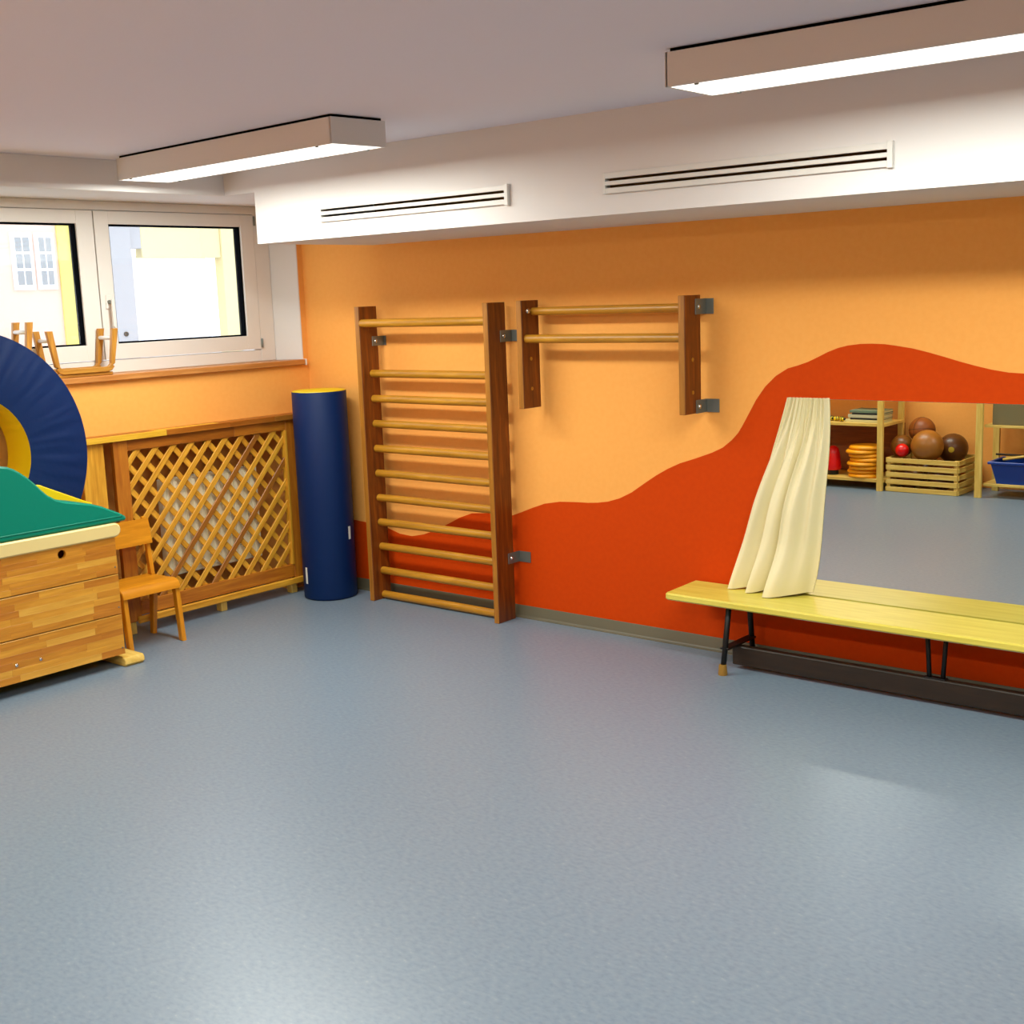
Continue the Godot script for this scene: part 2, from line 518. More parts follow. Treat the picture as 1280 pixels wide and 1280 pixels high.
# ---------------------------------------------------------------- room
func build_shell():
	structure(box("floor", Vector3(-0.3, -0.15, -0.3), Vector3(ROOM_X + 0.3, 0.0, ROOM_Z + 0.3), M.floor, self, 0.0), "blue grey marbled linoleum floor with a soft shine", "floor")
	structure(box("ceiling", Vector3(-0.3, CEIL, -0.3), Vector3(ROOM_X + 0.3, CEIL + 0.15, ROOM_Z + 0.3), M.ceiling, self, 0.0), "white painted plaster ceiling", "ceiling")
	# back wall with the painted dune
	var wb := box("wall_back", Vector3(-0.3, 0.0, -0.2), Vector3(ROOM_X + 0.3, CEIL, 0.0), M.orange, self, 0.0)
	structure(wb, "orange back wall painted with a rust red dune", "wall")
	var edge := [Vector2(0.0, 0.40), Vector2(0.2, 0.395), Vector2(0.381, 0.386), Vector2(0.539, 0.376), Vector2(0.659, 0.345), Vector2(0.75, 0.340), Vector2(0.84, 0.358), Vector2(0.93, 0.39), Vector2(1.018, 0.43), Vector2(1.105, 0.472), Vector2(1.191, 0.502), Vector2(1.3, 0.512), Vector2(1.38, 0.505), Vector2(1.458, 0.513), Vector2(1.52, 0.535), Vector2(1.589, 0.562), Vector2(1.67, 0.59), Vector2(1.764, 0.607), Vector2(1.85, 0.612), Vector2(1.932, 0.615), Vector2(1.99, 0.62), Vector2(2.049, 0.63), Vector2(2.115, 0.65), Vector2(2.185, 0.684), Vector2(2.25, 0.727), Vector2(2.318, 0.77), Vector2(2.38, 0.804), Vector2(2.447, 0.834), Vector2(2.53, 0.861), Vector2(2.611, 0.89), Vector2(2.665, 0.915), Vector2(2.71, 0.95), Vector2(2.741, 0.982), Vector2(2.761, 1.012), Vector2(2.795, 1.07), Vector2(2.827, 1.125), Vector2(2.87, 1.182), Vector2(2.92, 1.228), Vector2(2.975, 1.26), Vector2(3.02, 1.272), Vector2(3.065, 1.287), Vector2(3.11, 1.307), Vector2(3.152, 1.327), Vector2(3.195, 1.343), Vector2(3.238, 1.353), Vector2(3.29, 1.359), Vector2(3.338, 1.36), Vector2(3.39, 1.358), Vector2(3.436, 1.352), Vector2(3.5, 1.342), Vector2(3.564, 1.327), Vector2(3.626, 1.31), Vector2(3.688, 1.292), Vector2(3.75, 1.276), Vector2(3.807, 1.263), Vector2(3.87, 1.253), Vector2(3.93, 1.25), Vector2(4.2, 1.27), Vector2(4.6, 1.36), Vector2(5.0, 1.40), Vector2(5.6, 1.2), Vector2(6.4, 0.9), Vector2(ROOM_X, 0.8)]
	var poly := PackedVector2Array(edge)
	poly.append(Vector2(ROOM_X, 0.0))
	poly.append(Vector2(0.0, 0.0))
	var mural := put("painted_dune", extrude(poly, 0.001), M.red, wb, -wb.position + Vector3(0, 0, 0.0006))
	mural.set_meta("label", "rust red painted dune")
	# window wall: parapet, pier by the corner, side beyond the window
	var wl := box("wall_left", Vector3(-0.3, 0.97, 0.0), Vector3(0.0, 1.255, ROOM_Z), M.orange, self, 0.0)
	# radiator niche under the window
	box("parapet", Vector3(-0.3, 0.0, 0.0), Vector3(0.0, 0.97, 0.23), M.orange, wl, 0.0)
	box("parapet", Vector3(-0.3, 0.0, 1.40), Vector3(0.0, 0.97, ROOM_Z), M.orange, wl, 0.0)
	box("niche_back", Vector3(-0.3, 0.0, 0.23), Vector3(-0.27, 0.97, 1.40), M.orange, wl, 0.0)
	structure(wl, "orange window wall above the lattice radiator cover", "wall")
	box("corner_pier", Vector3(-0.3, 1.255, 0.0), Vector3(0.0, HEADER_Y, 0.036), M.orange, wl, 0.0)
	box("side_pier", Vector3(-0.3, 1.255, 3.3), Vector3(0.0, HEADER_Y, ROOM_Z), M.orange, wl, 0.0)
	structure(box("wall_right", Vector3(ROOM_X, 0.0, -0.2), Vector3(ROOM_X + 0.2, CEIL, ROOM_Z + 0.2), M.white, self, 0.0), "white side wall outside the view", "wall")
	structure(box("wall_front", Vector3(-0.3, 0.0, ROOM_Z), Vector3(ROOM_X + 0.3, CEIL, ROOM_Z + 0.2), M.orange, self, 0.0), "orange wall behind the storage shelves seen in the mirror", "wall")
	# boxed-in soffit along the back wall
	# (a hollow duct box: underside, left end, and a front board pierced behind each vent)
	var so := box("trim_1", Vector3(SOFFIT_X, SOFFIT_Y, 0.0), Vector3(ROOM_X, SOFFIT_Y + 0.025, SOFFIT_Z), M.white, self, 0.0)
	box("end_board", Vector3(SOFFIT_X, SOFFIT_Y + 0.025, 0.0), Vector3(SOFFIT_X + 0.025, CEIL, SOFFIT_Z), M.white, so, 0.0)
	var fz := SOFFIT_Z - 0.025
	var fy0 := 1.962
	var fy1 := 2.022
	box("front_board", Vector3(SOFFIT_X + 0.025, SOFFIT_Y + 0.025, fz), Vector3(ROOM_X, fy0, SOFFIT_Z), M.white, so, 0.0)
	box("front_board", Vector3(SOFFIT_X + 0.025, fy1, fz), Vector3(ROOM_X, CEIL, SOFFIT_Z), M.white, so, 0.0)
	box("front_board", Vector3(SOFFIT_X + 0.025, fy0, fz), Vector3(1.041, fy1, SOFFIT_Z), M.white, so, 0.0)
	box("front_board", Vector3(2.140, fy0, fz), Vector3(2.623, fy1, SOFFIT_Z), M.white, so, 0.0)
	box("front_board", Vector3(3.732, fy0, fz), Vector3(ROOM_X, fy1, SOFFIT_Z), M.white, so, 0.0)
	structure(so, "white boxed soffit with two slot vents along the back wall", "soffit")
	box("return", Vector3(HEADER_X, HEADER_Y, 0.0), Vector3(SOFFIT_X, CEIL, SOFFIT_Z), M.white, so, 0.0)
	structure(box("trim_2", Vector3(-0.3, HEADER_Y, 0.0), Vector3(HEADER_X, CEIL, ROOM_Z), M.white, self, 0.002), "white beam under the ceiling above the window", "beam")
	# baseboard of grey vinyl
	var bb := PackedVector2Array([Vector2(0.0, 0.0), Vector2(0.022, 0.0), Vector2(0.021, 0.003), Vector2(0.012, 0.007), Vector2(0.008, 0.014), Vector2(0.006, 0.058), Vector2(0.004, 0.061), Vector2(0.0, 0.061)])
	var bm := extrude(bb, ROOM_X - 0.02)
	structure(put("baseboard_back", bm, M.vinyl, self, Vector3(ROOM_X * 0.5, 0.0, 0.0012), Vector3(0, -PI / 2, 0)), "grey vinyl baseboard along the painted back wall", "baseboard")
	# window reveal and sill
	var rev := PackedVector2Array([Vector2(0.002, -0.037), Vector2(0.002, -0.043), Vector2(-0.125, -0.118), Vector2(-0.20, -0.118), Vector2(-0.20, -0.037)])
	structure(put("trim_4", extrude(rev, HEADER_Y - 1.2855), M.white, self, Vector3(0, (HEADER_Y + 1.2855) * 0.5, 0), Vector3(-PI / 2, 0, 0)), "white splayed window reveal beside the corner", "reveal")
	var sill := box("trim_3", Vector3(-0.2, 1.255, 0.045), Vector3(0.03, 1.285, 3.3), wood_mat("sill", 2), self, 0.004)
	structure(sill, "brown wooden window sill with stools on it", "sill")
	box("end_bead", Vector3(-0.05, 1.253, 0.037), Vector3(0.032, 1.2875, 0.0448), M.pvc, sill, 0.001)

func build_window():
	var x0 := -0.125
	# fixed outer frame shared by both casements
	var fr := Node3D.new()
	fr.name = "window_1"
	add_child(fr)
	structure(fr, "fixed white plastic frame round both window casements", "window frame")
	box("jamb", Vector3(x0 - 0.07, 1.285, 0.12), Vector3(x0 - 0.006, HEADER_Y, 0.222), M.pvc, fr, 0.003)
	box("head_bar", Vector3(x0 - 0.07, 2.078, 0.222), Vector3(x0 - 0.006, HEADER_Y, 3.3), M.pvc, fr, 0.003)
	box("sill_bar", Vector3(x0 - 0.07, 1.285, 0.222), Vector3(x0 - 0.006, 1.348, 3.3), M.pvc, fr, 0.003)
	box("mullion", Vector3(x0 - 0.09, 1.348, 1.17), Vector3(x0 - 0.067, 2.078, 1.235), M.pvc, fr, 0.003)
	box("side_panel", Vector3(x0 - 0.07, 1.348, 2.215), Vector3(x0 - 0.012, 2.078, 3.3), M.pvc, fr, 0.003)
	for i in 2:
		var z0: float = [0.226, 1.207][i]
		var z1: float = [1.201, 2.208][i]
		var g0: float = [0.312, 1.298][i]
		var g1: float = [1.122, 2.13][i]
		var y0 := 1.352
		var y1 := 2.075
		var gy0 := 1.428
		var gy1 := 2.012
		var w := Node3D.new()
		w.name = "window_%d" % (i + 2)
		add_child(w)
		structure(w, ["casement window nearest the corner, with a closed handle", "casement window behind the stools, cut off by the left edge"][i], "window")
		var a := x0 - 0.066
		box("sash_stile", Vector3(a, y0, z0), Vector3(x0, y1, g0), M.pvc, w, 0.0012)
		box("sash_stile", Vector3(a, y0, g1), Vector3(x0, y1, z1), M.pvc, w, 0.0012)
		box("sash_rail", Vector3(a, y0, g0), Vector3(x0, gy0, g1), M.pvc, w, 0.0012)
		box("sash_rail", Vector3(a, gy1, g0), Vector3(x0, y1, g1), M.pvc, w, 0.0012)
		# dark gasket and spacer round the glass
		var ga := x0 - 0.055
		var gb := x0 - 0.012
		box("gasket", Vector3(ga, gy0, g0), Vector3(gb, gy1, g0 + 0.009), M.rubber, w, 0.0)
		box("gasket", Vector3(ga, gy0, g1 - 0.009), Vector3(gb, gy1, g1), M.rubber, w, 0.0)
		box("gasket", Vector3(ga, gy0, g0 + 0.009), Vector3(gb, gy0 + 0.008, g1 - 0.009), M.rubber, w, 0.0)
		box("gasket", Vector3(ga, gy1 - 0.008, g0 + 0.009), Vector3(gb, gy1, g1 - 0.009), M.rubber, w, 0.0)
		box("pane", Vector3(x0 - 0.046, gy0 + 0.008, g0 + 0.009), Vector3(x0 - 0.042, gy1 - 0.008, g1 - 0.009), M.glass, w, 0.0)
		for hy in [1.385, 2.045]:
			put("hinge", rod(0.006, 0.05), M.galv, w, Vector3(x0 + 0.004, hy, [z0 - 0.006, z1 + 0.004][i]))
		if i == 0:
			var hb := box("handle_base", Vector3(x0, 1.60, 1.148), Vector3(x0 + 0.008, 1.67, 1.176), M.pvc, w, 0.003)
			put("handle_stem", rod(0.009, 0.035), M.galv, hb, Vector3(0.02, 0.0, 0), Vector3(0, 0, PI / 2))
			put("handle_grip", extrude(PackedVector2Array([Vector2(-0.008, 0.012), Vector2(0.008, 0.012), Vector2(0.008, -0.12), Vector2(0.0, -0.128), Vector2(-0.008, -0.12)]), 0.012, 0.002), M.pvc, hb, Vector3(0.038, 0, 0), Vector3(0, PI / 2, 0))

func build_outside():
	var g := box("courtyard_ground", Vector3(-16, 1.0, -14), Vector3(-0.31, 1.15, 8), M.snow, self, 0.0)
	structure(g, "bright snowy courtyard outside the window", "ground")
	# pink house across the yard
	var h := thing("neighbour_house", "pale pink house with a small paned window outside the left casement", "house", Vector3(-8, 1.15, 0))
	var p := func(lo, hi): return [Vector3(lo.x, lo.y - 1.15, lo.z), Vector3(hi.x, hi.y - 1.15, hi.z)]
	var a: Array = p.call(Vector3(-2.0, 1.15, -3.27), Vector3(0.0, 5.2, 3.0))
	box("house_wall", a[0], a[1], M.pink, h, 0.0)
	a = p.call(Vector3(-2.0, 1.15, -3.52), Vector3(0.03, 5.2, -3.27))
	box("corner_pilaster", a[0], a[1], M.yellow_wall, h, 0.0)
	for k in 2:
		var z0: float = [-2.915, -3.185][k]
		var z1: float = [-2.725, -3.015][k]
		var y0 := 1.885
		var y1 := 2.44
		a = p.call(Vector3(0.0, y0 - 0.04, z0 - 0.03), Vector3(0.04, y1 + 0.04, z1 + 0.03))
		var f := box("window_frame", a[0], a[1], M.snow, h, 0.004)
		for r in 3:
			for c in 2:
				var w := (z1 - z0) * 0.5
				var hh := (y1 - y0) / 3.0
				a = p.call(Vector3(0.036, y0 + r * hh + 0.014, z0 + c * w + 0.010), Vector3(0.046, y0 + (r + 1) * hh - 0.014, z0 + (c + 1) * w - 0.010))
				box("pane", a[0], a[1], M.far_pane, f, 0.0)
	# carport of grey post, yellow beam and cream post nearer the window
	var cp := thing("carport", "white carport with grey and cream posts outside the right casement", "carport", Vector3(-4, 1.15, 0))
	box("grey_post", Vector3(-0.12, 0.0, -1.585), Vector3(0.0, 1.4, -1.375), M.grey_wall, cp, 0.004)
	box("grey_board", Vector3(-0.10, 0.95, -1.70), Vector3(-0.02, 1.4, -1.585), M.grey_wall, cp, 0.004)
	put("bolt", rod(0.02, 0.02), M.black, cp, Vector3(0.005, 0.235, -1.46), Vector3(0, 0, PI / 2))
	box("beam", Vector3(-0.12, 0.875, -2.53), Vector3(-0.02, 1.4, -1.70), M.cream_wall, cp, 0.004)
	box("cream_post", Vector3(-0.12, 0.0, -2.69), Vector3(0.0, 1.4, -2.53), M.cream_wall, cp, 0.004)
	box("panel", Vector3(-0.35, 0.0, -2.53), Vector3(-0.25, 0.9, -1.585), M.snow, cp, 0.004)

func build_vents():
	for v in [[1.033, 2.153, 1.955, 2.03, "slot air vent on the soffit nearer the window"], [2.615, 3.745, 1.958, 2.034, "slot air vent on the soffit above the pull-up frame"]]:
		var x0: float = v[0]
		var x1: float = v[1]
		var y0: float = v[2]
		var y1: float = v[3]
		var t := thing("air_vent", v[4], "vent", Vector3(x0, y0, SOFFIT_Z), "slot vents on the soffit")
		var w := x1 - x0
		var h := y1 - y0
		var ys := [0.0, 0.02, 0.030, 0.045, 0.055, h]
		for k in 3:
			box("louvre", Vector3(0.012, ys[k * 2], 0.0005), Vector3(w - 0.018, ys[k * 2 + 1], 0.014), M.vent, t, 0.001)
		box("end_piece", Vector3(0.0, 0.0, 0.0), Vector3(0.012, h, 0.0135), M.vent, t, 0.001)
		box("end_piece", Vector3(w - 0.018, -0.004, 0.0), Vector3(w, h + 0.004, 0.0165), M.vent, t, 0.001)

func build_mirror_and_curtain():
	var mr := thing("wall_mirror", "large wall mirror on the red dune, behind the yellow bench", "mirror", Vector3(3.0, 0.2, 0.0012))
	box("mirror_glass", Vector3(0.0, 0.0, 0.0), Vector3(2.2, 0.938, 0.006), M.mirror, mr, 0.001)
	# gathered curtain drawn to the left end, its hem lying on the bench
	var st := begin()
	var nu := 150
	var nv := 60
	# three big lobes below, each swelling forward and falling back to the right; fine gathers above
	var lobes := [[0.0, 0.30, 0.085], [0.30, 0.53, 0.115], [0.53, 1.0, 0.150]]
	var pt := func(u: float, v: float, off: float) -> Vector3:
		var k: float = smoothstep(0.02, 0.6, v)
		var lb: Array = lobes[0] if u < 0.30 else (lobes[1] if u < 0.53 else lobes[2])
		var q: float = (u - lb[0]) / (lb[1] - lb[0])
		var rise: float = smoothstep(0.0, 0.22, q)
		var shape: float = rise * (0.5 + 0.5 * cos(PI * max(0.0, (q - 0.22) / 0.78)))
		var xl: float = lerp(2.988, 2.742, v * (0.82 + 0.18 * v)) - 0.012 * sin(PI * v)
		var xr: float = lerp(3.165, 3.095, pow(v, 2.4)) + 0.004 * sin(v * 9.0)
		var fine: float = sin(u * TAU * 12.0 + sin(u * 9.0) * 0.9) + 0.4 * sin(u * TAU * 21.0 + 1.0)
		var mid: float = sin(u * TAU * 6.5 + 2.0 + v * 1.6)
		var z: float = 0.026 + lerp(0.008, 0.0006, smoothstep(0.0, 0.45, v)) * fine + 0.011 * smoothstep(0.05, 0.35, v) * (1.0 - 0.75 * smoothstep(0.6, 1.0, v)) * mid
		z += k * (lb[2] - 0.02) * shape * (0.62 + 0.38 * smoothstep(0.7, 1.0, v))
		var x: float = lerp(xl, xr, u) - 0.035 * k * shape * (1.0 - q)
		var y: float = lerp(1.143, 0.3165, v)
		y += 0.012 * smoothstep(0.9, 1.0, v) * (1.0 - shape)
		z = lerp(z, 0.010, smoothstep(0.88, 1.0, u))
		return Vector3(x, y, max(z, 0.010) + off)
	for side in 2:
		var off: float = [0.0, -0.002][side]
		for j in nv:
			for i in nu:
				var a: Vector3 = pt.call(float(i) / nu, float(j) / nv, off)
				var b: Vector3 = pt.call(float(i + 1) / nu, float(j) / nv, off)
				var c: Vector3 = pt.call(float(i + 1) / nu, float(j + 1) / nv, off)
				var d: Vector3 = pt.call(float(i) / nu, float(j + 1) / nv, off)
				st.set_smooth_group(side)
				if side == 0:
					for q in [a, b, c, a, c, d]: st.add_vertex(q)
				else:
					for q in [a, c, b, a, d, c]: st.add_vertex(q)
	st.generate_normals()
	tag(put("curtain", st.commit(), M.cloth, self), "cream gathered curtain hanging beside the mirror onto the bench", "curtain")

func build_bench():
	var x0 := 2.528
	var x1 := 5.6
	var t := thing("gym_bench", "long pale yellow gym bench with dark frame under the mirror", "bench", Vector3(x0, 0, 0))
	var w := x1 - x0
	# seat plank, corners of the end cut round
	var o := PackedVector2Array([Vector2(0.012, -0.012), Vector2(w, -0.012), Vector2(w, -0.290), Vector2(0.03, -0.290), Vector2(0.018, -0.284), Vector2(0.012, -0.272), Vector2(0.0, -0.022), Vector2(0.004, -0.014)])
	put("seat_plank", extrude(o, 0.030, 0.006), M.bench, t, Vector3(0, 0.299, 0), Vector3(-PI / 2, 0, 0))
	# balance beam underneath
	box("beam", Vector3(0.29, 0.018, 0.155), Vector3(w - 0.25, 0.100, 0.195), wood_mat("dark", 0), t, 0.004)
	for xs in [0.305, w - 0.45]:
		var pl := box("leg_plate", Vector3(xs - 0.03, 0.276, 0.05), Vector3(xs + 0.03, 0.284, 0.255), M.dark_steel, t, 0.001)
		pl.set_meta("label", "dark steel plate")
		rod_between("leg", Vector3(xs, 0.28, 0.245), Vector3(xs, 0.04, 0.292), 0.012, M.dark_steel, t)
		rod_between("leg", Vector3(xs, 0.28, 0.075), Vector3(xs, 0.04, 0.045), 0.012, M.dark_steel, t)
		box("cross_bar", Vector3(xs - 0.02, 0.105, 0.05), Vector3(xs + 0.02, 0.113, 0.285), M.dark_steel, t, 0.001)
		for z in [0.298, 0.042]:
			put("rubber_foot", lathe([Vector2(0, 0), Vector2(0.019, 0.0), Vector2(0.02, 0.004), Vector2(0.016, 0.044), Vector2(0, 0.044)], 16), M.foot_rubber, t, Vector3(xs, 0, z))
	for xs in [1.16, 2.1]:
		rod_between("strut", Vector3(xs - 0.034, 0.285, 0.175), Vector3(xs - 0.022, 0.100, 0.175), 0.009, M.dark_steel, t)
		rod_between("strut", Vector3(xs + 0.040, 0.285, 0.175), Vector3(xs + 0.030, 0.100, 0.175), 0.009, M.dark_steel, t)
		box("strut_foot", Vector3(xs - 0.04, 0.100, 0.158), Vector3(xs + 0.045, 0.105, 0.192), M.dark_steel, t, 0.001)

func build_wall_bars():
	var t := thing("wall_bars", "tall wooden wall bars with eleven rungs standing on the floor", "wall bars", Vector3(1.04, 0, 0.11))
	var at := func(v: Vector3) -> Vector3: return v - Vector3(1.04, 0, 0.11)
	for x in [[0.585, 0.615], [1.468, 1.498]]:
		box("post", at.call(Vector3(x[0], 0.0, 0.045)), at.call(Vector3(x[1], 1.566, 0.172)), wood_mat("pine_red", 1, x[0]), t, 0.002)
		box("front_edge", at.call(Vector3(x[0], 0.0, 0.1722)), at.call(Vector3(x[1], 1.566, 0.177)), wood_mat("edge", 1, x[0]), t, 0.002)
	rung(t, at.call(Vector3(0.60, 1.480, 0.156)), at.call(Vector3(1.484, 1.480, 0.156)), 0.0215)
	for i in 10:
		var y := 1.217 - 0.1325 * i
		rung(t, at.call(Vector3(0.60, y, 0.098)), at.call(Vector3(1.484, y, 0.098)), 0.0208)
	hang_bracket(t, 1.498, 1.405, 0.056, 0.075, Vector3(1.04, 0, 0.11))
	hang_bracket(t, 1.498, 0.312, 0.054, 0.075, Vector3(1.04, 0, 0.11))
	hang_bracket(t, 0.615, 1.385, 0.05, 0.018, Vector3(1.04, 0, 0.11))

func rung(t: Node3D, a: Vector3, b: Vector3, r: float):
	# slightly barrel-shaped round bar
	var key := "rung%.4f_%.4f" % [r, a.distance_to(b)]
	if not mesh_cache.has(key):
		var h := a.distance_to(b) * 0.5
		mesh_cache[key] = lathe([Vector2(0, -h), Vector2(r * 0.94, -h), Vector2(r * 0.97, -h * 0.8), Vector2(r, -h * 0.3), Vector2(r, h * 0.3), Vector2(r * 0.97, h * 0.8), Vector2(r * 0.94, h), Vector2(0, h)], 20)
	put("rung", mesh_cache[key], wood_mat("rung", 1, snappedf(fmod(absf(a.y) * 7.3, 3.0), 0.01)), t, (a + b) * 0.5, Vector3(0, 0, PI / 2))

func hang_bracket(t: Node3D, x: float, y: float, h: float, reach: float, origin: Vector3):
	var b := put("bracket", block(Vector3(0.004, h, 0.088), 0.001), M.galv, t, Vector3(x + 0.002, y, 0.046) - origin)
	put("wall_leaf", block(Vector3(reach - 0.004, h, 0.005), 0.001), M.galv, b, Vector3(reach * 0.5, 0, -0.0415))
	put("bolt", lathe([Vector2(0, 0), Vector2(0.010, 0.0), Vector2(0.010, 0.003), Vector2(0.007, 0.007), Vector2(0, 0.009)], 12), M.chrome, b, Vector3(0.002, 0.0, 0.02), Vector3(0, 0, -PI / 2))

func build_pull_up_frame():
	var org := Vector3(2.13, 1.07, 0.11)
	var t := thing("pull_up_frame", "short wooden two-rung frame fixed high on the orange wall", "wall bars", org)
	for x in [[1.675, 1.704], [2.558, 2.587]]:
		box("post", Vector3(x[0], 1.069, 0.045) - org, Vector3(x[1], 1.571, 0.172) - org, wood_mat("pine_red", 1, x[0]), t, 0.002)
		box("front_edge", Vector3(x[0], 1.069, 0.1722) - org, Vector3(x[1], 1.571, 0.177) - org, wood_mat("edge", 1, x[0]), t, 0.002)
	rung(t, Vector3(1.70, 1.519, 0.088) - org, Vector3(2.57, 1.519, 0.088) - org, 0.0195)
	rung(t, Vector3(1.69, 1.394, 0.141) - org, Vector3(2.57, 1.394, 0.141) - org, 0.0205)
	hang_bracket(t, 2.587, 1.522, 0.066, 0.04, org)
	hang_bracket(t, 2.587, 1.097, 0.058, 0.065, org)
	put("bolt", lathe([Vector2(0, 0), Vector2(0.013, 0.0), Vector2(0.012, 0.006), Vector2(0.007, 0.010), Vector2(0, 0.011)], 14), M.chrome, t, Vector3(1.704, 1.522, 0.125) - org, Vector3(0, 0, -PI / 2))
	for y in [1.30, 1.16]:
		for x in [1.704, 2.587]:
			put("filled_hole", lathe([Vector2(0, 0), Vector2(0.009, 0.0), Vector2(0.008, 0.001), Vector2(0, 0.0012)], 12), wood_mat("rung", 1), t, Vector3(x, y, 0.11) - org, Vector3(0, 0, -PI / 2))

func build_roll():
	var t := thing("foam_roll", "tall dark blue foam roll with yellow top standing in the corner", "foam roll", Vector3(0.305, 0, 0.205))
	var r := 0.146
	var h := 1.128
	t.rotation_degrees = Vector3(0, 0, 0)
	put("cover", lathe([Vector2(0, 0.0), Vector2(r - 0.012, 0.0), Vector2(r - 0.003, 0.004), Vector2(r, 0.014), Vector2(r + 0.001, h * 0.5), Vector2(r, h - 0.004), Vector2(r - 0.002, h)], 48), M.blue, t)
	put("end_disc", lathe([Vector2(r - 0.002, h - 0.002), Vector2(r - 0.004, h + 0.003), Vector2(r - 0.02, h + 0.006), Vector2(0, h + 0.008)], 48), M.yellow, t)
	# two sewn-in white care labels on the side turned to the room
	for a in [[100.0, 0.135, 0.09], [-12.0, 0.36, 0.07]]:
		var ang := deg_to_rad(a[0])
		var o := put("care_label", block(Vector3(0.018, a[2], 0.0012), 0.0003), M.tag, t, Vector3(cos(ang) * (r + 0.001), a[1], sin(ang) * (r + 0.001)))
		o.rotation.y = PI / 2 - ang

# ---------------------------------------------------------------- lattice radiator cover
func build_radiator_cover():
	var org := Vector3(0.0, 0.0, 0.8)
	var t := thing("radiator_cover", "wooden lattice radiator cover under the window", "radiator cover", org)
	var x1 := 0.094
	var z0 := 0.205
	var z1 := 1.345
	var at := func(x, y, z) -> Vector3: return Vector3(x, y, z) - org
	# ledge board of glued staves
	var ledge := box("ledge", at.call(0.0015, 0.972, z0 - 0.09), at.call(x1 + 0.006, 0.996, 1.52), wood_mat("ledge_c", 2), t, 0.002)
	var zz := [0.115, 0.36, 0.66, 1.05, 1.52]
	var names := ["ledge_c", "ledge_b", "ledge_b", "ledge_a"]
	for k in 4:
		box("stave", at.call(x1 + 0.0065, 0.970, zz[k]), at.call(x1 + 0.022, 0.998, zz[k + 1] - 0.0006), wood_mat(names[k], 2, 0.37 * k), ledge, 0.0015)
	for k in 4:
		box("stave", at.call(0.05, 0.9965, zz[k] + 0.06 if k > 0 else zz[k]), at.call(x1 + 0.006, 0.9985, zz[k + 1] + (0.06 if k < 3 else 0.0) - 0.0006), wood_mat(names[(k + 1) % 4], 2, 0.5 * k), ledge, 0.0006)
	# frame
	box("stile", at.call(x1 - 0.03, 0.066, z1 - 0.078), at.call(x1, 0.968, z1), wood_mat("cover", 1, 0.3), t, 0.002)
	box("stile", at.call(x1 - 0.03, 0.066, z0), at.call(x1, 0.968, z0 + 0.07), wood_mat("cover", 1, 0.9), t, 0.002)
	box("top_rail", at.call(x1 - 0.03, 0.915, z0 + 0.0705), at.call(x1 - 0.001, 0.968, 0.62), wood_mat("cover", 2, 1.3), t, 0.002)
	box("top_rail", at.call(x1 - 0.03, 0.915, 0.6205), at.call(x1 - 0.001, 0.968, z1 - 0.0785), wood_mat("ledge_b", 2, 1.9), t, 0.002)
	box("bottom_rail", at.call(x1 - 0.03, 0.094, z0 + 0.0705), at.call(x1 - 0.001, 0.165, z1 - 0.0785), wood_mat("cover", 2, 2.2), t, 0.002)
	box("moulding", at.call(x1, 0.056, z0 + 0.02), at.call(x1 + 0.018, 0.092, z1 - 0.05), wood_mat("slat", 2, 0.4), t, 0.005)
	box("foot", at.call(0.034, 0.0, 0.735), at.call(0.076, 0.066, 0.775), wood_mat("birch", 1), t, 0.002)
	box("foot", at.call(0.034, 0.0, 0.25), at.call(0.076, 0.066, 0.29), wood_mat("birch", 1), t, 0.002)
	box("foot", at.call(0.034, 0.0, 1.29), at.call(0.076, 0.066, 1.33), wood_mat("birch", 1), t, 0.002)
	box("corner_bead", at.call(x1 - 0.028, 0.166, z0 + 0.070), at.call(x1 + 0.006, 0.914, z0 + 0.083), wood_mat("slat", 1, 1.1), t, 0.001)
	# closed panel towards the vault box
	box("side_board", at.call(0.05, 0.066, 1.395), at.call(x1 - 0.004, 0.968, 1.515), wood_mat("slat", 1, 2.0), t, 0.002)
	# the lattice: two layers of slats, clipped to the opening
	var a0 := z0 + 0.06
	var a1 := z1 - 0.07
	var b0 := 0.155
	var b1 := 0.925
	var pitch := 0.107
	var width := 0.029
	for layer in 2:
		# layer 0 is in front and climbs towards the corner (image right), layer 1 the other way
		var s := -1.0 if layer == 0 else 1.0
		var x := (x1 - 0.012) if layer == 0 else (x1 - 0.0215)
		var sl := 0.9
		var k := -14
		while k < 24:
			# line: z * s' - y = c ; walk offsets along z at mid height
			var c := a0 + k * pitch + (0.02 if layer == 0 else 0.055)
			# z = c + s * (y - b0) with slope 45 degrees
			var lo_y := b0
			var hi_y := b1
			if s > 0:
				lo_y = max(b0, b0 + (a0 - c) / sl)
				hi_y = min(b1, b0 + (a1 - c) / sl)
			else:
				lo_y = max(b0, b0 + (c - a1) / sl)
				hi_y = min(b1, b0 + (c - a0) / sl)
			k += 1
			if hi_y - lo_y < 0.03:
				continue
			var p := Vector3(x, lo_y, c + s * sl * (lo_y - b0))
			var q := Vector3(x, hi_y, c + s * sl * (hi_y - b0))
			var mat := wood_mat("slat", 1, snappedf(fmod(c * 5.1 + 9.0, 2.0), 0.1))
			if layer == 0 and (k == 6 or k == 9):
				mat = wood_mat("ledge_c", 1, 0.2)
			var o := put("slat", block(Vector3(0.0085, p.distance_to(q), width), 0.002), mat, t, (p + q) * 0.5 - org)
			o.rotation.x = s * atan(sl)
	# the radiator itself
	var r := thing("radiator", "cream panel radiator behind the wooden lattice", "radiator", Vector3(0.0, 0.0, 0.75))
	box("panel", Vector3(-0.005, 0.24, -0.30), Vector3(0.042, 0.74, 0.305), M.radiator, r, 0.004)
